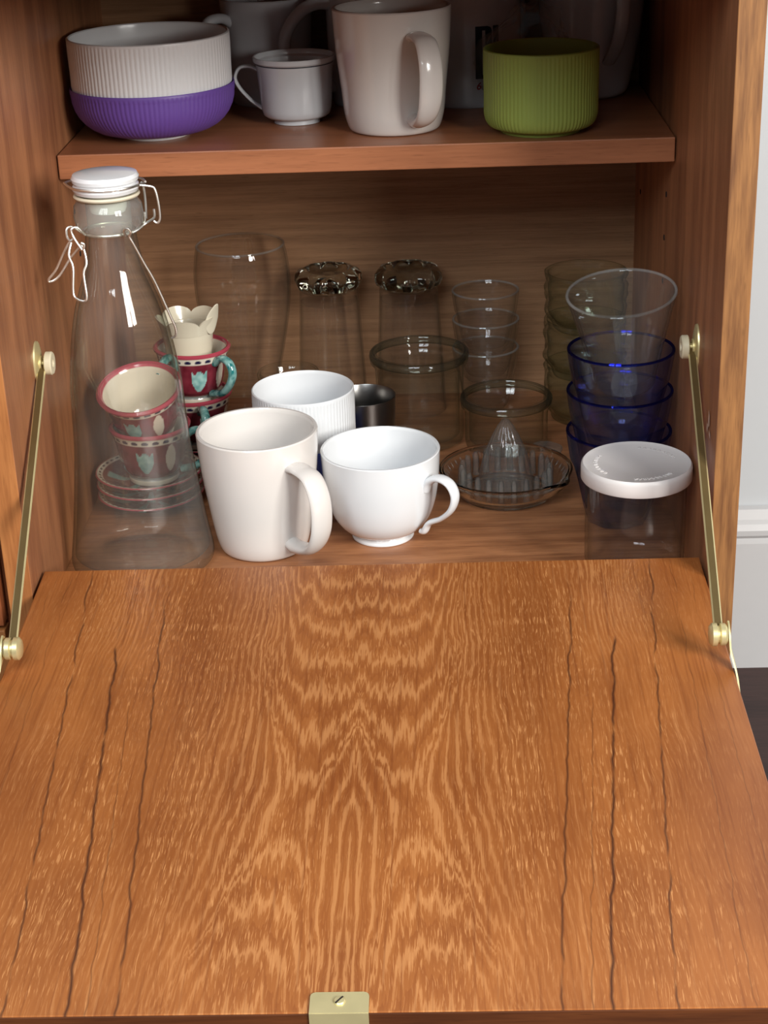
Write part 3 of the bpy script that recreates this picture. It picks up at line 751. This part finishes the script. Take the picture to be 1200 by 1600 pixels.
# ================================================================ PAINTED CUPS
def vcol_mat(name):
    t = NT(name, .14, .5); a = t.nt.nodes.new('ShaderNodeVertexColor'); a.layer_name = 'paint'
    x, y, z = t.coord(); n = t.noise(x * 140, y * 140, z * 140, 4, .65)
    t.color(t.mix(n.ss(.3, .75) * .32, a.outputs[0], lin(70, 22, 34)))
    t.p.inputs['Coat Weight'].default_value = .6; t.p.inputs['Coat Roughness'].default_value = .05
    return t.m
def vcol_clean(name):
    t = NT(name, .14, .5); a = t.nt.nodes.new('ShaderNodeVertexColor'); a.layer_name = 'paint'
    t.color(a.outputs[0]); t.p.inputs['Coat Weight'].default_value = .6; return t.m
M['paint'] = vcol_clean('painted_majolica')
t = NT('teal_glaze', .12, .5); x, y, z = t.coord()
t.color(t.mix(t.noise(x * 130, y * 130, z * 60, 3, .6, .6).ss(.35, .68), lin(20, 108, 108), lin(146, 190, 184))); t.p.inputs['Coat Weight'].default_value = .6
M['teal'] = t.m
PINK, CRIM, TEAL, NAVY, IVORY, GREY = lin(178, 72, 88), lin(102, 30, 42), lin(112, 160, 156), lin(26, 24, 62), lin(222, 212, 194), lin(150, 152, 148)
def lerp(a, b, k): k = max(0, min(1, k)); return tuple(p + (q - p) * k for p, q in zip(a, b))
def paint(o, fn, nout):                   # the outer wall's vertices come first in the mesh
    me = o.data; ca = me.color_attributes.new('paint', 'FLOAT_COLOR', 'POINT')
    for i, v in enumerate(me.vertices):
        c = v.co; ca.data[i].color = fn(math.atan2(c.y, c.x), c.z, math.hypot(c.x, c.y), i > nout)
def cup_paint(Hh, seed):
    def f(th, z, r, inner):
        h = z / Hh
        if h > .955: return PINK
        if inner: return IVORY
        if h < .10: return IVORY
        if h < .17: return GREY
        if h > .82:
            a = (th * 22 / (2 * PI)) % 1 - .5; d = math.hypot(a * 1.0, (h - .875) / .055 * .5)
            return lerp(NAVY, IVORY, (d - .28) * 12)
        c = lerp(CRIM, lin(128, 48, 60), .5 + .8 * mn.noise(Vector((math.cos(th) * 5, math.sin(th) * 5, z * 190 + seed))))
        # a tulip every quarter turn: two outer petals and a middle one, teal; ivory leaf beside it
        for q in range(3):
            d = (th - seed - q * 2 * PI / 3 + PI) % (2 * PI) - PI; s = d * .032 / .013; t_ = (h - .28) / .42
            if 0 < t_ < 1:
                w = math.sin(min(1, t_ * 1.5 + .12) * PI * .5) * .95; cut = .80 + .20 * abs(math.cos(s * PI * 1.5))
                if abs(s) < w * .62 and t_ < cut: c = lerp(TEAL, lin(160, 196, 190), .5 + mn.noise(Vector((s * 3, t_ * 5, seed))))
            s2 = (d - .78) * .032 / .010
            if 0 < t_ < 1.25 and abs(s2) < .55 * math.sin(min(1, max(0, t_ / 1.25)) * PI) ** .6: c = lerp(IVORY, c, .1)
        return c
    return f
def espresso(label, grp, loc, hang, seed, rot=(0, 0, 0), Hh=.050, R=.0345):
    o = thing('painted_cup', label, 'cup', loc, 0, grp); o.rotation_euler = rot
    out = [(.0195, 0), (.0215, .0008), (.0220, .004), (.0212, .0065), (.0228, .0085), (.0262, .013), (.0282, .020), (.0294, .028), (.0312, .038), (.0332, .046), (R, Hh)]
    outer = spline(out, 7)
    b = link('body', lathe(vessel(outer, .0028, .005), 240), M['paint'], o)
    paint(b, cup_paint(Hh, seed), 240 * (len(outer) + 1))
    link('rim_band', lathe([(R - .0032, Hh - .0018), (R + .0004, Hh - .0022), (R + .0007, Hh - .0004), (R - .0012, Hh + .0010), (R - .0030, Hh + .0004)], 96), M['pink'], o)
    handle([(.0310, .040), (.0400, .0465), (.0500, .0450), (.0545, .0360), (.0500, .0240), (.0400, .0140), (.0262, .0100)], [(.0034, .0042)] * 7, hang, M['teal'], o)['label'] = 'teal glazed handle'
    return o
M['pink'] = plain('pink_glaze', lin(180, 72, 88), .15, coat=.5, speck=.1)
def saucer_fn(th, z, r, inner):
    if r > .0450: return PINK
    if r > .0405:
        a = (th * 40 / (2 * PI)) % 1 - .5; return lerp(NAVY, IVORY, (math.hypot(a, (r - .0428) / .004) - .25) * 9)
    if r < .020: return GREY
    k = math.sin(th * 6) * .5 + .5
    return lerp(CRIM, TEAL, (k - .72) * 6 if r < .036 else 0)
SH = None
def saucer(label, grp, loc, rz):
    global SH
    if SH is None:
        out = spline([(.0200, 0), (.0225, .0005), (.0232, .0030), (.0300, .0055), (.0400, .0100), (.0468, .0138)], 6)
        SH = link('painted_saucer', lathe(vessel(out, .0026, .0040), 200), M['paint']); paint(SH, saucer_fn, 200 * (len(out) + 1)); o = SH
    else: o = SH.copy(); C.objects.link(o)
    o.location = loc; o.rotation_euler = (0, 0, rz); o['label'] = label; o['category'] = 'saucer'; o['group'] = grp
FX, FY = -.1985, .2400
for i, w_ in enumerate(('lowest', 'middle', 'topmost')):
    saucer(f'pink painted saucer, {w_} of the pile seen through the bottle', 'painted saucers behind the bottle', (FX, FY, E0 + i * .0098), i * .4)
espresso('crimson painted cup with a teal tulip standing upright behind the bottle', 'painted cups behind the bottle', (FX + .004, FY, .0248), math.radians(-12), -1.62)
espresso('crimson painted cup tipped forward so its pale inside shows', 'painted cups behind the bottle', (FX + .002, FY + .0075, .0640), math.radians(65), .3, rot=(math.radians(19), math.radians(-3), 0), R=.0362)
GX, GY = -.1700, .3450
for i, w_ in enumerate(('lower', 'upper')):
    saucer(f'pink painted saucer, {w_} of the two under the rear cups', 'painted saucers of the rear stack', (GX, GY, E0 + i * .0098), i * .7 + .3)
espresso('crimson painted cup standing under the dotted one with the big teal handle', 'painted cups of the rear stack', (GX, GY, .0152), math.radians(-72), -1.05)
espresso('crimson painted cup with dotted rim and big teal handle facing right', 'painted cups of the rear stack', (GX, GY, .0600), math.radians(-42), -1.25, rot=(0, math.radians(2), 0))
# petal-edged cream cup standing in the top painted cup
pc = thing('petal_cup', 'cream cup with a petal-shaped edge standing in the topmost rear painted cup', 'cup', (GX - .001, GY, .0684))
def petal(th, r, z, fl):
    k = abs(math.cos(2.5 * th + .9)) ** .45; return (r * (1 + fl * .12 * k), z + fl * (.0075 * k - .005))
link('body', lathe(vessel([(.0130, 0), (.0145, .001), (.0155, .010), (.0200, .030), (.0225, .048), (.0232, .060)], .0018, .003), 120), M['cream'], pc)
bm = lathe([(.0215, .0560, 0), (.0236, .0560, 0), (.0246, .0630, .3), (.0252, .0690, 1), (.0238, .0695, 1), (.0228, .0630, .3)], 160, petal)
link('petal_rim', bm, M['cream'], pc)
bm = bmesh.new(); bmesh.ops.create_uvsphere(bm, u_segments=20, v_segments=14, radius=1)
for v in bm.verts:
    s = v.co.z; v.co = Vector((v.co.x * .0014, v.co.y * .0085 * (1 - .35 * max(0, s)), s * .0150)); v.co.x += .010 * (v.co.z / .015) ** 2 * .25
lf = link('petal', bm, M['cream'], pc); lf.location = (.0245, -.010, .0700); lf.rotation_euler = (math.radians(-6), math.radians(14), math.radians(-35));
